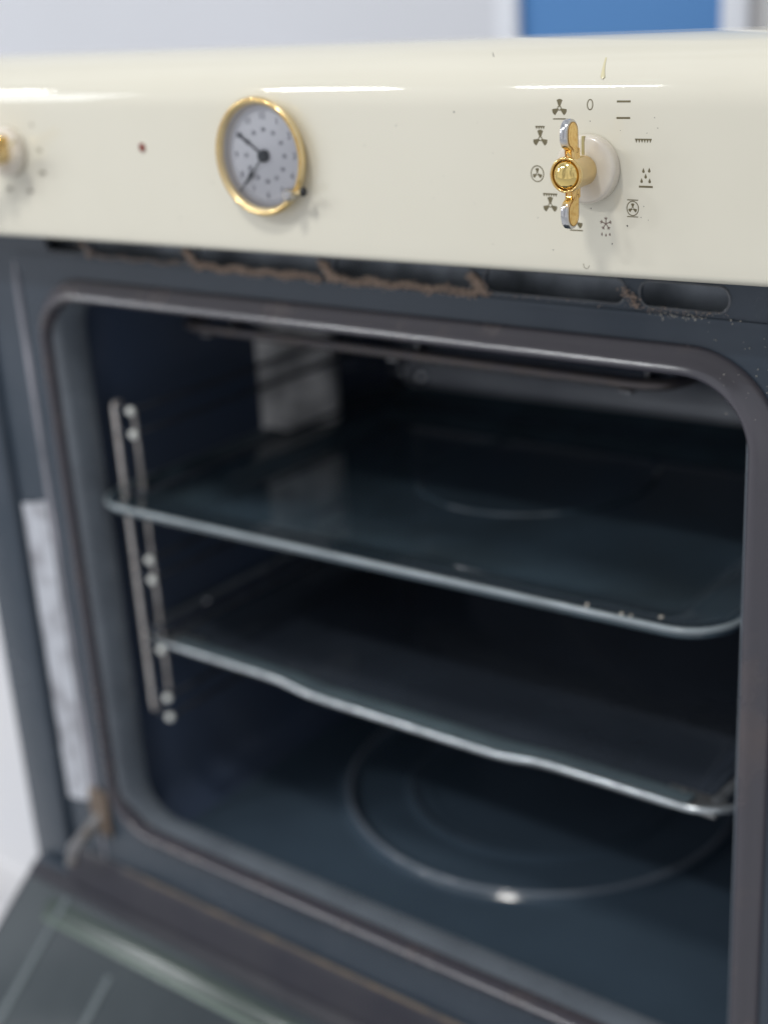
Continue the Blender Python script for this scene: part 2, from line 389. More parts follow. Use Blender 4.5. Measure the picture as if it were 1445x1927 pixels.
for p, q in (((.1330, .0935), (.1351, .0919)), ((.1772, .0625), (.1781, .0635))):
    n = Vector((-(q[1]-p[1]), q[0]-p[0])).normalized()*.00014
    b.faces.new([b.verts.new(v) for v in ((p[0]+n.x, surf_y(p[1])-.0002, p[1]+n.y), (p[0]-n.x, surf_y(p[1])-.0002, p[1]-n.y), (q[0]-n.x, surf_y(q[1])-.0002, q[1]-n.y), (q[0]+n.x, surf_y(q[1])-.0002, q[1]+n.y))])
o = subp('dirt_speck', b, BLACK, PANEL, smooth=False); o['kind'] = 'stuff'
def surf_y(z):
    return .033-.033*math.sqrt(max(0, 1-((z-.0715)/.0270)**2)) if z > .0715 else 0
b = bmesh.new(); rows = []
for i in range(13):
    s = i/12; z = .0906-.0078*s; w = .0004+.0009*s**2 if s < .9 else .0013*math.sqrt(max(0.02, (1-s)*9)); x = .1907+.0021*s
    rows.append([(x+w*math.cos(R(a)), surf_y(z)-.0001-.0006*s*math.sin(R(a)), z) for a in range(0, 181, 20)])
grid(b, rows); bmesh.ops.recalc_face_normals(b, faces=b.faces); subp('grease_drip', b, DRIP, PANEL)
b = bmesh.new(); tube(b, [(.1862+.0014*math.cos(R(a)), -.00005, .0075+.0017*math.sin(R(a))) for a in range(170, 351, 15)], .0001, 6); subp('scratch', b, PRINT, PANEL)

# indicator lamp
b = bmesh.new(); lathe(b, [(.0032, .0002), (.0031, -.0002), (.0028, -.0004), (.0022, -.0002), (.0020, .0001)], -.0789, .0516, 32, cap=False)
IL = part('indicator_light', b, CREAM)
b = bmesh.new(); lathe(b, [(.0024, -.0003), (.0014, -.0006), (.00001, -.0007)], -.0789, .0516, 24, cap=False); subp('red_lens', b, REDL, IL)

# --- knobs
def knob(cx, cz, rot):
    Rh = Matrix.Translation((cx+.0003, .0010, cz)) @ Matrix.Rotation(R(rot), 4, 'Y')
    Rm = Matrix.Translation((cx, 0, cz)) @ Matrix.Rotation(R(rot), 4, 'Y')
    b = bmesh.new()
    pr = [(.0128, -.0002), (.0139, -.0006), (.0140, -.0030)] + [(.0121+.0019*math.cos(R(a)), -.0036-.0022*math.sin(R(a))) for a in range(0, 91, 15)] + [(.0113, -.0060), (.006, -.0060)]
    lathe(b, pr, 0, 0, 96)
    b.transform(Rm); D = part('selector_knob', b, KNOB)
    b = bmesh.new(); box(b, -.0007, .0007, -.00615, -.0036, .0062, .0136, .0002); b.transform(Rm); subp('pointer_line', b, INLAY, D)
    b = bmesh.new()
    lathe(b, [(.0060, -.0058), (.0060, -.0070), (.0063, -.0120), (.0069, -.0185), (.0072, -.0200), (.0072, -.0212), (.0070, -.0216), (.0063, -.0216), (.0060, -.0208), (.0060, -.0200), (.0, -.0200)], 0, 0, 72, cap=False)
    b.transform(Rh); subp('hub', b, GOLDS, D)
    b = bmesh.new(); tube(b, [(.00665*math.sin(R(a)), -.0215, .00665*math.cos(R(a))) for a in range(0, 360, 6)], .00055, 10, closed=True); b.transform(Rh); subp('hub_rim', b, GOLD, D)
    b = bmesh.new(); lathe(b, [(.0058*math.cos(R(a)), -.0205-.0036*math.sin(R(a))) for a in range(-10, 91, 5)], 0, 0, 64, cap=False); b.transform(Rh); subp('dome_cap', b, MIRROR, D)
    # paddle shaped wings, thin across x, cast recess on both faces
    for sg in (1, -1):
        out = [(-.0100, .0045), (-.0135, .0048)]
        half = [(-.0145, .0035), (-.0145, .0060), (-.0145, .0090), (-.0145, .0120), (-.0145, .0150), (-.0146, .0168), (-.0151, .0187), (-.0163, .0205), (-.0180, .0216), (-.0200, .0219), (-.0219, .0212), (-.0234, .0196), (-.0243, .0173), (-.0245, .0148), (-.0240, .0125), (-.0228, .0107), (-.0212, .0098), (-.0203, .0088), (-.0201, .0070), (-.0203, .0055), (-.0207, .0035)]
        cyl = (-.0197, .0150)
        def inset(p, k, cut=.0099):
            y, z = p; d = Vector((y-cyl[0], z-cyl[1]))
            if z < .0105: return (y+(.0009 if y < -.018 else -.0009)*k, max(z, .0099))
            return (y-d.x/d.length*.0014*k, z-d.y/d.length*.0014*k)
        b = bmesh.new(); ht = .0017; rows = []
        secs = [(-ht+.0007, -.00, 1.0), (-ht+.0007, .0, 1.0)]
        # edge ring with rounded corners
        def ring(k, x): return [(x, inset(p, k)[0] if k else p[0], (inset(p, k)[1] if k else p[1])) for p in half]
        rows = [ring(.55, -ht), ring(.18, -ht+.0002), ring(0, -ht+.0007), ring(0, ht-.0007), ring(.18, ht-.0002), ring(.55, ht)]
        V = grid(b, rows, close_v=True); b.faces.new(V[0]); b.faces.new(V[-1])
        bmesh.ops.recalc_face_normals(b, faces=b.faces)
        b.transform(Matrix.Translation((.0006, 0, 0)))
        if sg < 0: b.transform(Matrix.Scale(-1, 4, (0, 0, 1))); bmesh.ops.reverse_faces(b, faces=b.faces)
        b.transform(Rh); subp('lever_wing', b, WINGM, D)
        # oval recess rim + cast floor on each face
        for side in (1, -1):
            b = bmesh.new()
            ov = [(-.0195+.0037*math.cos(R(q)), .0166+.0040*math.sin(R(q))) for q in range(0, 181, 12)]
            ov += [(-.0233, .0145), (-.0230, .0128), (-.0220, .0115), (-.0204, .0106), (-.0194, .0096), (-.0190, .0084), (-.0175, .0082), (-.0158, .0082), (-.0156, .0100), (-.0157, .0130)]
            x0 = side*(ht+.00002); V = []
            rws = []
            for k, dx in ((.96, .00016), (.92, .00022), (.87, .00006), (.84, .00004)):
                rws.append([(x0+side*dx, cyl[0]+(y-cyl[0])*k, cyl[1]+(z-cyl[1])*k) for y, z in ov])
            rws.insert(0, [(x0-side*.0002, cyl[0]+(y-cyl[0])*.98, cyl[1]+(z-cyl[1])*.98) for y, z in ov])
            V = grid(b, rws, close_v=True); b.faces.new(V[-1])
            ed = bmesh.new(); tube(ed, [(x0+side*.00012+.0006, cyl[0]+(y-cyl[0])*.985, cyl[1]+(z-cyl[1])*.985) for y, z in ov], .00020, 6, closed=True)
            if sg < 0: ed.transform(Matrix.Scale(-1, 4, (0, 0, 1))); bmesh.ops.reverse_faces(ed, faces=ed.faces)
            ed.transform(Rh); subp('recess_edge', ed, TARN_SHADE, D)
            bmesh.ops.recalc_face_normals(b, faces=b.faces)
            b.transform(Matrix.Translation((.0006, 0, 0)))
            if sg < 0: b.transform(Matrix.Scale(-1, 4, (0, 0, 1))); bmesh.ops.reverse_faces(b, faces=b.faces)
            b.transform(Rh); subp('cast_recess', b, GOLDC, D)
        # gold neck between wing and hub
        b = bmesh.new(); tube(b, [(.0006, -.0178, .0052), (.0006, -.0181, .0075), (.0006, -.0184, .0096), (.0006, -.0190, .0108)], [.0029, .0023, .0020, .0017], 16)
        for v in b.verts: v.co.x = .0006+(v.co.x-.0006)*1.05
        if sg < 0: b.transform(Matrix.Scale(-1, 4, (0, 0, 1))); bmesh.ops.reverse_faces(b, faces=b.faces)
        b.transform(Rh); subp('lever_neck', b, GOLD, D)
        b = bmesh.new(); box(b, -.0013, .0025, -.0190, -.0139, .0050, .0100, .0005)
        if sg < 0: b.transform(Matrix.Scale(-1, 4, (0, 0, 1))); bmesh.ops.reverse_faces(b, faces=b.faces)
        b.transform(Rh); subp('lever_root', b, GOLDC, D)
    return D
knob(KX, KZ, 0)
knob(-.1885, .0478, 62)

# --- clock
CX, CZ = .0090, .0492
b = bmesh.new()
pr = [(.0260, .0), (.0276, -.0020), (.0290, -.0042)] + [(.0277+.0017*math.cos(R(a)), -.0052-.0018*math.sin(R(a))) for a in range(0, 181, 15)] + [(.0260, -.0048), (.0255, -.0046)]
lathe(b, pr, CX, CZ, 128, cap=False); CL = part('clock', b, GOLDS)
b = bmesh.new(); tube(b, [(CX+.0279*math.sin(R(a)), -.0064, CZ+.0279*math.cos(R(a))) for a in range(0, 360, 4)], .0009, 10, closed=True); subp('bezel_bead', b, GOLD, CL)
b = bmesh.new(); lathe(b, [(.0256, -.0047), (.0254, -.0030), (.0246, -.0014), (.0240, -.0009)], CX, CZ, 96, cap=False); subp('dial_wall', b, DIALW, CL)
b = bmesh.new(); lathe(b, [(.0256, -.0010), (.0001, -.0010)], CX, CZ, 96, cap=False); subp('dial', b, DIAL, CL)
b = bmesh.new(); tube(b, [(CX+.0228*math.sin(R(a)), -.0009, CZ+.0228*math.cos(R(a))) for a in range(0, 360, 5)], .00022, 6, closed=True); subp('minute_ring', b, INK1, CL)
b = bmesh.new()
for h in range(1, 13):
    a = R(h*30); merge(b, text_bm(str(h), .0046, CX+.0196*math.sin(a), CZ+.0196*math.cos(a), -.0012))
subp('hour_numbers', b, INK1, CL, smooth=False)
b = bmesh.new()
for h in range(1, 13):
    a = R(h*30); merge(b, text_bm(str(h+12), .0029, CX+.0128*math.sin(a), CZ+.0128*math.cos(a), -.0012))
subp('afternoon_numbers', b, INK2, CL, smooth=False)
def hand(dx, dz, y, wprof, name):
    b = bmesh.new(); d = Vector((dx, dz)); L = d.length; d.normalize(); n = Vector((d.y, -d.x)); rows = []
    for s, w in wprof:
        p = Vector((CX, CZ))+d*L*s
        rows.append([(p.x+n.x*w, y, p.y+n.y*w), (p.x+n.x*w*.6, y-.0003, p.y+n.y*w*.6), (p.x-n.x*w*.6, y-.0003, p.y-n.y*w*.6), (p.x-n.x*w, y, p.y-n.y*w)])
    V = grid(b, rows, close_v=True); b.faces.new(V[0]); b.faces.new(V[-1]); bmesh.ops.recalc_face_normals(b, faces=b.faces)
    subp(name, b, HAND, CL)
hand(-.0165, .0105, -.0022, [(0, .0008), (.35, .0005), (.5, .0005), (.62, .0008), (.85, .0006), (.97, .0009), (1, .0007)], 'hour_hand')
hand(-.0178, -.0180, -.0028, [(0, .0004), (.42, .0004), (.50, .0014), (.55, .0015), (.62, .0008), (.75, .0008), (.8, .0003), (1, .0003)], 'minute_hand')
b = bmesh.new(); lathe(b, [(.0031, -.0012), (.0031, -.0034), (.0027, -.0040), (.0001, -.0042)], CX, CZ, 32, cap=False); subp('hand_boss', b, HAND, CL)
# setting crown on the lower right of the bezel, its stem and its end bead
ax_, az_ = .0303, .0318
b = bmesh.new(); lathe(b, [(.0001, -.0122), (.0024, -.0120), (.0032, -.0108), (.0033, -.0074), (.0022, -.0060), (.0020, -.0005)], ax_, az_, 10, cap=False); CR = subp('setting_crown', b, CHROME, CL)
b = bmesh.new(); tube(b, [(ax_+.001, -.0075, az_+.0002), (ax_+.0066, -.0078, az_+.0012)], .0011, 12); subp('crown_stem', b, GOLDS, CL)
b = bmesh.new(); bmesh.ops.create_uvsphere(b, u_segments=20, v_segments=12, radius=.0021, matrix=Matrix.Translation((ax_+.0084, -.0078, az_+.0016)) @ Matrix.Diagonal((.8, 1, 1.15, 1))); subp('crown_bead', b, BLACK, CL)
# domed cover glass
gm = bpy.data.materials.new('clock_glass'); gm.use_nodes = True; t_ = gm.node_tree; t_.nodes.clear()
o_ = t_.nodes.new('ShaderNodeOutputMaterial'); mx = t_.nodes.new('ShaderNodeMixShader'); tr = t_.nodes.new('ShaderNodeBsdfTransparent'); gl = t_.nodes.new('ShaderNodeBsdfGlossy'); fr = t_.nodes.new('ShaderNodeFresnel')
tr.inputs[0].default_value = (.99, .99, 1, 1); gl.inputs['Roughness'].default_value = .02; fr.inputs[0].default_value = 1.4
t_.links.new(fr.outputs[0], mx.inputs[0]); t_.links.new(tr.outputs[0], mx.inputs[1]); t_.links.new(gl.outputs[0], mx.inputs[2]); t_.links.new(mx.outputs[0], o_.inputs[0])
b = bmesh.new(); lathe(b, [(.0257, -.0049), (.018, -.0055), (.009, -.0059), (.0001, -.0060)], CX, CZ, 64, cap=False); subp('cover_glass', b, gm, CL)

for o_ in [CL]+list(CL.children):
    for v in o_.data.vertices:
        v.co.x = CX-.0004+(v.co.x-CX)*.968; v.co.z = CZ+(v.co.z-CZ)*.968

# --- front frame with vent slots
RIBHL = mat('rib_highlight', (.46, .45, .50), .2, col2=(.11, .125, .145), noise_scale=12)  # highlight along the side ribs put into a paler colour
YF = .050
SLOTM = mat('slot_enamel', (.13, .14, .155), .2, col2=(.07, .075, .085), noise_scale=45)
def slot(x0, x1, z0, z1, rr=.0055): return rrect(x0, x1, z0, z1, rr, 6)
slots = [slot(a, c, -.0208, -.0088) for a, c in ((-.233, -.196), (-.190, -.106), (-.098, -.004), (.004, .094), (.100, .178), (.185, .229))]
opening = rrect(-.2405, .2460, -.4505, -.0400, .042, 12)
outer = rrect(-.302, .302, -.552, -.001, .003, 3)
b = plate(outer, [opening]+slots, YF, YF+.003)
FR = part('front_frame', b, FRAME, angle=30)
# fold line above the gasket: a shallow step plate
b = plate(rrect(-.262, .262, -.0262, -.0235, .0012, 3), [], YF-.0012, YF+.001); subp('crease_ridge', b, FRAME, FR)
b = bmesh.new(); box(b, -.262, .262, .0485, .0515, -.0066, -.0042, .0006); subp('upper_lip', b, STEEL, FR)
# rolled rims of the slots
for a, c in ((-.233, -.196), (-.190, -.106), (-.098, -.004), (.004, .094), (.100, .178), (.185, .229)):
    b = bmesh.new(); tube(b, [(x, YF-.0001, z) for x, z in rrect(a, c, -.0208, -.0088, .0055, 6)], .0006, 8, closed=True); subp('slot_rim', b, SLOTM, FR)
# duct seen through the slots
b = bmesh.new(); box(b, -.25, .25, .066, .068, -.030, .0); box(b, -.25, .25, .054, .0655, -.030, -.0285); part('vent_duct', b, mat('duct_steel', (.34, .38, .43), .4, .4, col2=(.12, .14, .16), noise_scale=30), smooth=False)
# vertical ribs, sunken channel and outer flanges at both sides
for sg in (-1, 1):
    b = bmesh.new(); tube(b, [(sg*.2665, YF, -.028), (sg*.2665, YF, -.040), (sg*.2665, YF, -.46), (sg*.2665, YF, -.50)], [.0006, .0026, .0026, .0006], 14); subp('side_rib', b, RIBHL, FR)
    b = bmesh.new(); x0, x1 = sorted((sg*.3025, sg*.346)); box(b, x0, x1, .044, .060, -.556, -.002, .004); subp('side_flange', b, FRAME, FR)
# foil strip on the left of the frame
b = bmesh.new(); rows = []
for i in range(50):
    z = -.199-.240*i/49; ww = .0135+.0006*noise.noise((0, 0, z*40)); cx = -.2835
    bl = noise.noise((3, 0, z*60))*.0006
    rows.append([(cx+ww*s, YF-.0016-.0009*(1-s*s)+bl*(1-abs(s))-.0005*(abs(s+.1) < .25), z+(.003*s if i in (0, 49) else 0)+.001*noise.noise((s*3, z*90, 1))*(i in (0, 1, 48, 49))) for s in (-1, -.75, -.5, -.25, 0, .25, .5, .75, 1)])
V = grid(b, rows); bmesh.ops.recalc_face_normals(b, faces=b.faces); bmesh.ops.solidify(b, geom=b.faces, thickness=.0004)
subp('foil_strip', b, FOIL, FR, label='crumpled silver strip on the left of the frame')

# --- gasket and enamel lip, swept round the opening
def sweep_rr(bm, prof, x0, x1, z0, z1, rad, seg=14, dens=24, closed_prof=False):
    """prof: (inset, y); inset>0 moves towards the middle of the opening"""
    rows = []
    for ins, y in prof:
        rr_ = max(.004, rad-ins)
        rows.append([(x, y, z) for x, z in rrect(x0+ins, x1-ins, z0+ins, z1-ins, rr_, seg, dens)])
    grid(bm, rows, close_u=closed_prof, close_v=True); bmesh.ops.recalc_face_normals(bm, faces=bm.faces)
b = bmesh.new()
pg = [(0, YF-.0002), (.0003, YF-.0018), (.0014, YF-.0030), (.0034, YF-.0046), (.0054, YF-.0064), (.0072, YF-.0082), (.0088, YF-.0095), (.0104, YF-.0100), (.0118, YF-.0092), (.0128, YF-.0072), (.0133, YF-.0040), (.0133, YF-.0005), (.0126, YF+.002)]
sweep_rr(b, pg, -.2500, .2555, -.4535, -.0365, .046)
for v in b.verts:
    v.co.y += .0004*noise.noise(v.co*14)
part('door_gasket', b, GASK, label='dull purple-brown rubber seal round the opening')
b = bmesh.new()
pl = [(0, YF+.0025), (.0005, YF-.0005), (.0018, YF-.0022), (.0036, YF-.0024), (.0052, YF-.0012), (.0066, YF+.003), (.0078, YF+.010), (.0085, YF+.020), (.0070, YF+.0225)]
sweep_rr(b, pl, -.2390, .2445, -.4500, -.0400, .036)
part('cavity_lip', b, mat('lip_enamel', (.17, .195, .225), .15, col2=(.13, .15, .175), noise_scale=30, rough2=.36), label='grey enamel edge just inside the seal')

# --- cavity
NICK = mat('polished_nickel', (.95, .97, 1.0), .06, 1)
YB = .42
cx0, cx1, cz0, cz1 = -.2380, .2440, -.4630, -.0400
b = bmesh.new()
rows = []
for y, ins in [(YF+.0225, .004), (YF+.026, .0)] + [(YF+.05+.0335*k, 0) for k in range(9)] + [(YB-.024+.024*math.sin(R(a)), .024-.024*math.cos(R(a))) for a in range(0, 91, 15)]:
    rows.append([(x, y, z) for x, z in rrect(cx0+ins, cx1-ins, cz0+ins, cz1-ins, max(.006, .030-ins*.6), 8, 10)])
V = grid(b, rows, close_v=True); b.faces.new(V[-1]); bmesh.ops.recalc_face_normals(b, faces=b.faces)
CAVO = part('cavity', b, CAV, angle=80)
# pressed floor with its rings
b = bmesh.new(); fz = cz0+.0012; c0 = Vector((-.020, .2805))
NX, NY = 170, 120; rows = []
def floor_h(x, y):
    r_ = math.hypot(x-c0.x, (y-c0.y)*1.02)
    def bump(c, w, h): return h*math.exp(-((r_-c)/w)**2)
    step = 1/(1+math.exp((r_-.150)/.0018))
    return bump(.1490, .0042, .0062)+bump(.100, .0036, .0036)+bump(.088, .003, .0012)-.0
for i in range(NX+1):
    x = -.229+.458*i/NX; rows.append([(x, .079+.330*j/NY, fz+floor_h(x, .079+.330*j/NY)) for j in range(NY+1)])
grid(b, rows); bmesh.ops.recalc_face_normals(b, faces=b.faces)
for f_ in b.faces:
    if f_.normal.z < 0: f_.normal_flip()
subp('pressed_floor', b, FLOORM, CAVO, angle=80)
for rr_, th_, mt_ in ((.1490, .0026, mat('ring_highlight', (.19, .22, .26), .10, col2=(.11, .135, .17), noise_scale=12)), (.100, .0017, mat('inner_ring_highlight', (.12, .14, .17), .12, col2=(.08, .10, .125), noise_scale=12))):  # ridge highlights put into the paler colour of added rings
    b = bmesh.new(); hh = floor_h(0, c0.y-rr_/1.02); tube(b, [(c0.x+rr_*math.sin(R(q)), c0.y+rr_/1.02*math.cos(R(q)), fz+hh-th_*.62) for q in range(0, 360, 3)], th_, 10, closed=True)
    subp('sheen_ring', b, mt_, CAVO)
# fan cover on the back wall
b = plate(rrect(-.176, .176, -.405, -.200, .03, 8), [], YB-.010, YB-.0005)
bmesh.ops.bevel(b, geom=[e_ for e_ in b.edges if e_.is_manifold and e_.calc_face_angle(0) > 1], offset=.006, segments=4, affect='EDGES')
BACKM = mat('back_panel_enamel', (.26, .31, .41), .16, col2=(.21, .25, .33), noise_scale=20, rough2=.26)
FC = subp('fan_cover', b, BACKM, CAVO)
b = bmesh.new()
for rr_ in (.035, .058, .080, .100):
    tube(b, [(.01+rr_*math.sin(R(a)), YB-.011, -.300+rr_*math.cos(R(a))) for a in range(0, 360, 5)], .0022 if rr_ < .09 else .004, 8, closed=True)
subp('fan_grille', b, BACKM, CAVO)
# ledge under the ceiling at the back, reflected light put into its pale colour
b = bmesh.new(); rows = []
for y, z in ((.417, -.168), (.409, -.170), (.402, -.176), (.398, -.184), (.399, -.192), (.404, -.196), (.416, -.197)):
    rows.append([(-.222+.444*k/30, y, z) for k in range(31)])
grid(b, rows); bmesh.ops.recalc_face_normals(b, faces=b.faces)
subp('rear_ledge', b, mat('ledge_sheen', (.80, .84, .88), .42, .1, col2=(.5, .53, .58), noise_scale=9), CAVO)
for x, z in ((-.2020, -.186), (-.2300, -.1865), (-.2290, -.238), (-.2240, -.252)):
    b = bmesh.new(); bmesh.ops.create_uvsphere(b, u_segments=16, v_segments=10, radius=.0062, matrix=Matrix.Translation((x, .397 if x > -.21 else YB-.012, z))); subp('screw', b, NICK, CAVO)
for y, z in ((.2231, -.3084), (.1564, -.3053), (.335, -.295)):
    b = bmesh.new(); bmesh.ops.create_uvsphere(b, u_segments=16, v_segments=10, radius=.0032, matrix=Matrix.Translation((-.2365, y, z))); subp('screw', b, NICK, CAVO)
# side lamp cover, left wall, ribbed frosted glass
b = bmesh.new(); rows = []
for i in range(41):
    z = -.113-.112*i/40
    e_ = .6 if i in (0, 40) else 1
    rows.append([(-.2372+(.006*min(1, 6*min(s, 1-s))**.5+.0007*math.sin(i*1.9)*(0 < s < 1))*e_+.024*s, .236+.066*s, z) for s in [k/10 for k in range(11)]])
grid(b, rows); bmesh.ops.recalc_face_normals(b, faces=b.faces)
for f_ in b.faces:
    if f_.normal.x < 0: f_.normal_flip()
subp('lamp_cover', b, FROST, CAVO, label='pale ribbed glass cover on the left wall')
# grill element under the ceiling
zt = -.0745
b = bmesh.new()
tube(b, smooth_path([(-.165, .385, zt), (-.178, .13, zt), (-.172, .102, zt), (.17, .102, zt), (.178, .13, zt), (.165, .385, zt)], .02), .0034, 12)
tube(b, smooth_path([(-.09, .385, zt), (-.13, .30, zt), (-.13, .15, zt), (-.05, .15, zt), (-.05, .33, zt), (.05, .33, zt), (.05, .15, zt), (.13, .15, zt), (.13, .30, zt), (.09, .385, zt)], .02), .0034, 12)
part('grill_element', b, mat('element_steel', (.10, .095, .105), .38, .6, col2=(.13, .11, .10), noise_scale=60))
for x in (-.15, 0, .15):
    b = bmesh.new(); box(b, x-.004, x+.004, .10, .16, zt-.0052, zt-.0038, .0005); box(b, x-.001, x+.001, .125, .135, zt-.0040, cz1+.0005)
    part('element_clip', b, STEEL, smooth=False)

# --- wire side racks
RAILM = mat('blackened_wire', (.075, .085, .105), .25, .3, col2=(.05, .055, .07), noise_scale=90)
GLINTM = mat('glint_white', (.97, .99, .94), .3, .0, coat=1)  # near-white colour that stands in for glints on the wire
def rack(sg):
    X = sg*.2235; XR = sg*.2065; rw = .0021
    b = bmesh.new(); zs = [(-.131, -.1475), (-.190, -.2055), (-.2385, -.2535), (-.292, -.3075), (-.346, -.3615)]
    tube(b, smooth_path([(X, .086, -.129), (X, .080, -.128), (X, .080, -.361), (X, .086, -.3605)], .004), .0021, 12)
    RK = part('side_rack', b, WIRE, label='chrome wire shelf rack on the left wall' if sg < 0 else 'chrome wire shelf rack on the right wall')
    b = bmesh.new(); tube(b, [(X, .0965, -.135), (X, .0965, -.352)], .0019, 12); subp('upright_wire', b, WIRE, RK)
    b = bmesh.new(); tube(b, [(X, .385, -.131), (X, .385, -.361)], .0019, 12); subp('upright_wire', b, RAILM, RK)
    for z1, z2 in zs:
        for z in (z1, z2):
            b = bmesh.new(); tube(b, smooth_path([(X, .0805, z), (XR, .0805, z), (XR, .385, z), (X, .385, z)], .004), .0019, 12); RL = subp('rail_wire', b, RAILM, RK)
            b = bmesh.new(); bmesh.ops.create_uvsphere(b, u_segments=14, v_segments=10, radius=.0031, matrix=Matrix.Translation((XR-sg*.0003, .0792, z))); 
            if z in (-.131, -.1475, -.2385, -.2535, -.3075, -.346, -.3615): subp('rail_glint', b, GLINTM, RK)  # added ball, painted white as the glint at the rail bend
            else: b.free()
rack(-1)

# --- hinge arm and hook
b = bmesh.new()
d = Vector((-.262, .0537, -.443)); e2 = Vector((-.277, .030, -.471))
tube(b, [d+Vector((0, .02, .012)), d, d.lerp(e2, .5), e2, e2+Vector((0, -.004, -.012))], .0045, 8)
for v in b.verts: v.co.x += 0
HG = part('hinge_arm', b, mat('hinge_steel', (.34, .34, .35), .3, .8, col2=(.20, .17, .14), noise_scale=90))
b = bmesh.new(); box(b, -.272, -.252, .0465, .0495, -.462, -.424, .001); subp('hinge_plate', b, RUST, HG, label='rusty hinge plate')

# --- door: hangs open below the frame, sloping down towards the viewer
ang = math.atan(.8)
Dm = Matrix.Translation((0, .040, -.512)) @ Matrix.Rotation(ang, 4, 'X') @ Matrix.Identity(4)
# local frame: x across, -y along the door away from the hinge, z = inner face normal
def loc(bm): bm.transform(Dm); return bm
b = bmesh.new(); box(b, -.3455, .3455, -.45, .004, -.022, -.0065, .002); DR = part('door', loc(b), CREAM)
b = bmesh.new(); box(b, -.3455, .3455, -.45, .004, -.0063, .0, .0025)
DI = subp('inner_frame', loc(b), DOORM, DR)
b = bmesh.new(); box(b, -.336, .336, -.442, -.0120, .0003, .0048, .0008); GL = subp('glass_pane', loc(b), GLASSD, DR)
b = bmesh.new(); box(b, -.305, .336, -.0324, -.0190, .0048, .0054, .0004); subp('pane_border', loc(b), mat('pane_border', (.040, .060, .052), .2, col2=(.055, .075, .062), noise_scale=9), DR)
b = bmesh.new(); box(b, -.300, .336, -.0368, -.0325, .0050, .0062, .0004); subp('pane_edge', loc(b), GLASSE, DR)
b = bmesh.new()
for x, s0 in ((-.2885, -.014), (-.214, -.050)): box(b, x-.0028, x+.0028, -.38, s0, .0050, .0056, .0002)
subp('glass_strip', loc(b), mat('pale_strip', (.10, .125, .135), .4), DR)  # two narrow pale strips running down the glass
b = bmesh.new(); box(b, -.335, .335, .001, .006, .0010, .0055, .001); subp('hinge_rail', loc(b), FRAME, DR)
# sloping sill between frame and door
b = bmesh.new()
rows = []
for y, z in ((.049, -.486), (.045, -.489), (.043, -.497), (.038, -.503), (.036, -.510)):
    rows.append([(-.300+.6*k/20, y, z) for k in range(21)])
grid(b, rows); bmesh.ops.recalc_face_normals(b, faces=b.faces)
for f_ in b.faces:
    if f_.normal.y > 0: f_.normal_flip()
bmesh.ops.solidify(b, geom=b.faces, thickness=.001)
SL = part('lower_sill', b, DOORM)
b = bmesh.new(); tube(b, [(-.240+.5*k/40, .0470, -.4870) for k in range(41)], .0012, 8); subp('sill_bead', b, mat('sill_brown', (.20, .15, .10), .45, col2=(.08, .07, .07), noise_scale=60), SL)

# ------------------------------------------------------------------ trays
def tray_mesh(x0, x1, y0, y1, z, prof, rad, warp=None, th=.0012):
    bm = bmesh.new(); rows = []
    for ins, dz in prof:
        rows.append([(x, y, z+dz) for x, y in rrect(x0+ins, x1-ins, y0+ins, y1-ins, max(.008, rad-ins*.5), 8, 26)])
    V = grid(bm, rows, close_v=True); bm.faces.new(V[-1])
    if warp:
        for v in bm.verts: warp(v.co)
    bmesh.ops.recalc_face_normals(bm, faces=bm.faces)
    for f_ in bm.faces: pass
    return bm
T1 = empty('baking_tray', (0, .23, -.2075), 'dark enamel baking tray on the upper level of the oven', 'tray')
rimp = [(.0032, -.0062), (.0012, -.0052), (0, -.0030), (.0002, -.0008), (.0018, .0008), (.0040, .0006), (.0058, -.0012), (.0085, -.0036), (.0200, -.0062), (.0360, -.0088), (.0420, -.0112), (.0455, -.0140), (.0500, -.0150), (.056, -.0152)]
b = tray_mesh(-.2350, .2270, .0560, .385, -.1875, rimp, .030)
bmesh.ops.solidify(b, geom=b.faces[:], thickness=.0012)
TB = P('pan', b, TRAY, T1)
b = bmesh.new(); tube(b, [(-.012+.084*math.sin(R(a)), .272+.084*math.cos(R(a)), -.2030) for a in range(0, 360, 5)], [.0019]*72, 8, closed=True); P('sheen_ring', b, TRAY, T1)  # ring-shaped reflection in the tray, built as a raised ridge
b = bmesh.new(); tube(b, [(x, y, -.1881) for x, y in rrect(-.2340, .2260, .0570, .384, .029, 8, 6)], .0018, 10, closed=True)
P('rolled_rim', b, mat('rim_highlight', (.32, .37, .395), .2, col2=(.24, .28, .30), noise_scale=40, coat=.4), T1)  # rim highlight put into a colour paler than the tray

T1.rotation_euler = (0, -.0200, 0)
T2 = empty('grill_tray', (0, .23, -.335), 'dark enamel tray in a bright wire frame on the lower level of the oven', 'tray')
def dip(co, amt=.0045):
    if co.y < .115:
        k = max(0, min(1, (.115-co.y)/.03)); s = lambda a: 1/(1+math.exp(-a))
        co.z -= amt*k*s((co.x+.083)/.006)*s((.093-co.x)/.006)
b = bmesh.new(); pts = []
for x, y in rrect(-.2345, .2270, .0800, .392, .032, 8, 50):
    v = Vector((x, y, -.3035)); dip(v); pts.append(v)
tube(b, pts, .0024, 12, closed=True)
P('wire_frame', b, mat('dulled_chrome', (.58, .63, .66), .22, .7, col2=(.36, .39, .41), noise_scale=90), T2)
rim2 = [(.0010, -.004), (.0010, -.0010), (.0022, -.0002), (.0060, -.0008), (.0078, -.0030), (.0110, -.0080), (.0150, -.0120), (.0220, -.014), (.03, -.0145)]
b = tray_mesh(-.2060, .2060, .0805, .375, -.3040, rim2, .022, dip)
bmesh.ops.solidify(b, geom=b.faces[:], thickness=.001)
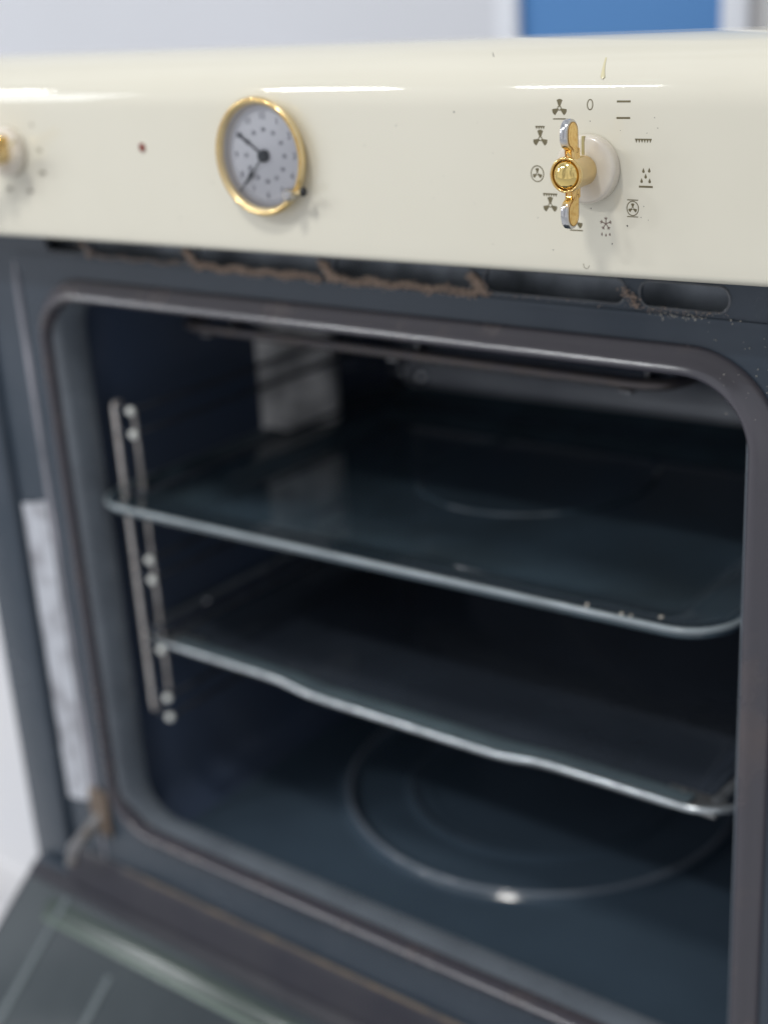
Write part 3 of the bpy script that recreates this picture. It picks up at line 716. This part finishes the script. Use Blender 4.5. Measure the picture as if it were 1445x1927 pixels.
P('pan', b, mat('dark_pan', (.050, .062, .082), .10, col2=(.04, .05, .066), noise_scale=20, rough2=.25, coat=.6), T2)
b = bmesh.new(); rows = []
for k in range(61):
    x = -.198+.396*k/60; rw_ = []
    for y, z in ((.0815, -.3022), (.086, -.3018), (.094, -.3030), (.100, -.3062), (.104, -.3110)):
        v = Vector((x, y, z)); dip(v); rw_.append(v)
    rows.append(rw_)
grid(b, rows); bmesh.ops.recalc_face_normals(b, faces=b.faces)
for f_ in b.faces:
    if f_.normal.z < 0: f_.normal_flip()
P('front_flange', b, mat('flange_enamel', (.12, .165, .185), .2, col2=(.09, .12, .14), noise_scale=40, coat=.5), T2)
for sg in (-1, 1):
    b = bmesh.new(); tube(b, smooth_path([(sg*.2085, .094, -.3045), (sg*.2110, .13, -.3045), (sg*.2110, .36, -.3045), (sg*.2240, .375, -.3045)], .01), .0034, 12)
    for v in b.verts: v.co.z = -.3045+(v.co.z+.3045)*.5
    P('side_bar', b, mat('burnt_bar', (.26, .28, .30), .35, .6, col2=(.14, .14, .15), noise_scale=120), T2)
    b = bmesh.new(); box(b, *sorted((sg*.180, sg*.2150)), .0805, .0990, -.3062, -.3036, .001); P('corner_web', b, mat('burnt_web', (.18, .19, .20), .35, .5, col2=(.09, .08, .07), noise_scale=260, thresh=(.5, .7)), T2)

T2.rotation_euler = (0, -.0045, 0); T2.location.z += .0026
# ------------------------------------------------------------------ dust and crumbs
ICO = bmesh.new(); bmesh.ops.create_icosphere(ICO, subdivisions=1, radius=1); ICO.verts.ensure_lookup_table()
IV = [v.co.copy() for v in ICO.verts]; IF = [[v.index for v in f_.verts] for f_ in ICO.faces]; ICO.free()
def clump(acc, x, y, z, s):
    M4 = Matrix.Rotation(random.uniform(0, 6), 3, 'Z') @ Matrix.Rotation(random.uniform(0, 6), 3, 'X')
    k = (random.uniform(.5, 1.4)*s, random.uniform(.4, .8)*s, random.uniform(.5, 1.2)*s); n = len(acc[0])
    acc[0].extend([tuple(M4 @ Vector((v.x*k[0], v.y*k[1], v.z*k[2])) + Vector((x, y, z))) for v in IV])
    acc[1].extend([[i+n for i in q] for q in IF])
def stuff(name, acc, m, label, cat):
    me = bpy.data.meshes.new(name); me.from_pydata(acc[0], [], acc[1]); me.materials.append(m)
    o = bpy.data.objects.new(name, me); COL.objects.link(o); o['kind'] = 'stuff'; o['label'] = label; o['category'] = cat
b = ([], [])
def dust_run(x0, x1, z, n, s, spread):
    for _ in range(n):
        x = random.uniform(x0, x1); clump(b, x, YF-.001-random.random()*.0012, z+random.gauss(0, spread)+.0007*math.sin(x*260), s*random.uniform(.4, 1.3))
dust_run(-.098, -.004, -.0212, 1300, .00062, .0011); dust_run(.000, .098, -.0212, 1300, .00062, .0011)
dust_run(-.19, -.11, -.0208, 220, .0005, .0006); dust_run(.19, .229, -.0215, 90, .0003, .0007); dust_run(.10, .18, -.0213, 40, .0003, .0004)
for cx in (-.102, 0, .097, -.193, .1815):
    for _ in range(360 if abs(cx) < .11 else 90):
        k = random.random(); clump(b, cx+(k-.5)*.008+random.gauss(0, .0016), YF-.001-random.random()*.001, -.0125-.009*k+random.gauss(0, .0009), .00055*random.uniform(.4, 1.3))
stuff('dust', b, DUST, 'brown fluffy dust along the vent slots', 'dust')
b = ([], [])
for _ in range(60):
    clump(b, random.gauss(.252, .012), YF-.0006, random.uniform(-.075, -.024), random.uniform(.00012, .0004))
for _ in range(40): clump(b, random.uniform(.19, .235), YF-.0012, random.gauss(-.0235, .001), random.uniform(.0002, .0005))
for _ in range(14):
    x = random.gauss(.236, .006); clump(b, x, YF-.0088, random.uniform(-.065, -.045), random.uniform(.00015, .0004))
for x, y, z in ((.150, .0600, -.1835), (.171, .0585, -.1830), (.176, .0590, -.1832), (.187, .071, -.186), (.196, .0835, -.2995), (.203, .083, -.2990), (.190, .094, -.3005)):
    clump(b, x, y, z, .0014)
stuff('crumbs', b, CRUMB, 'pale crumbs and specks near the top right corner of the oven frame', 'crumbs')
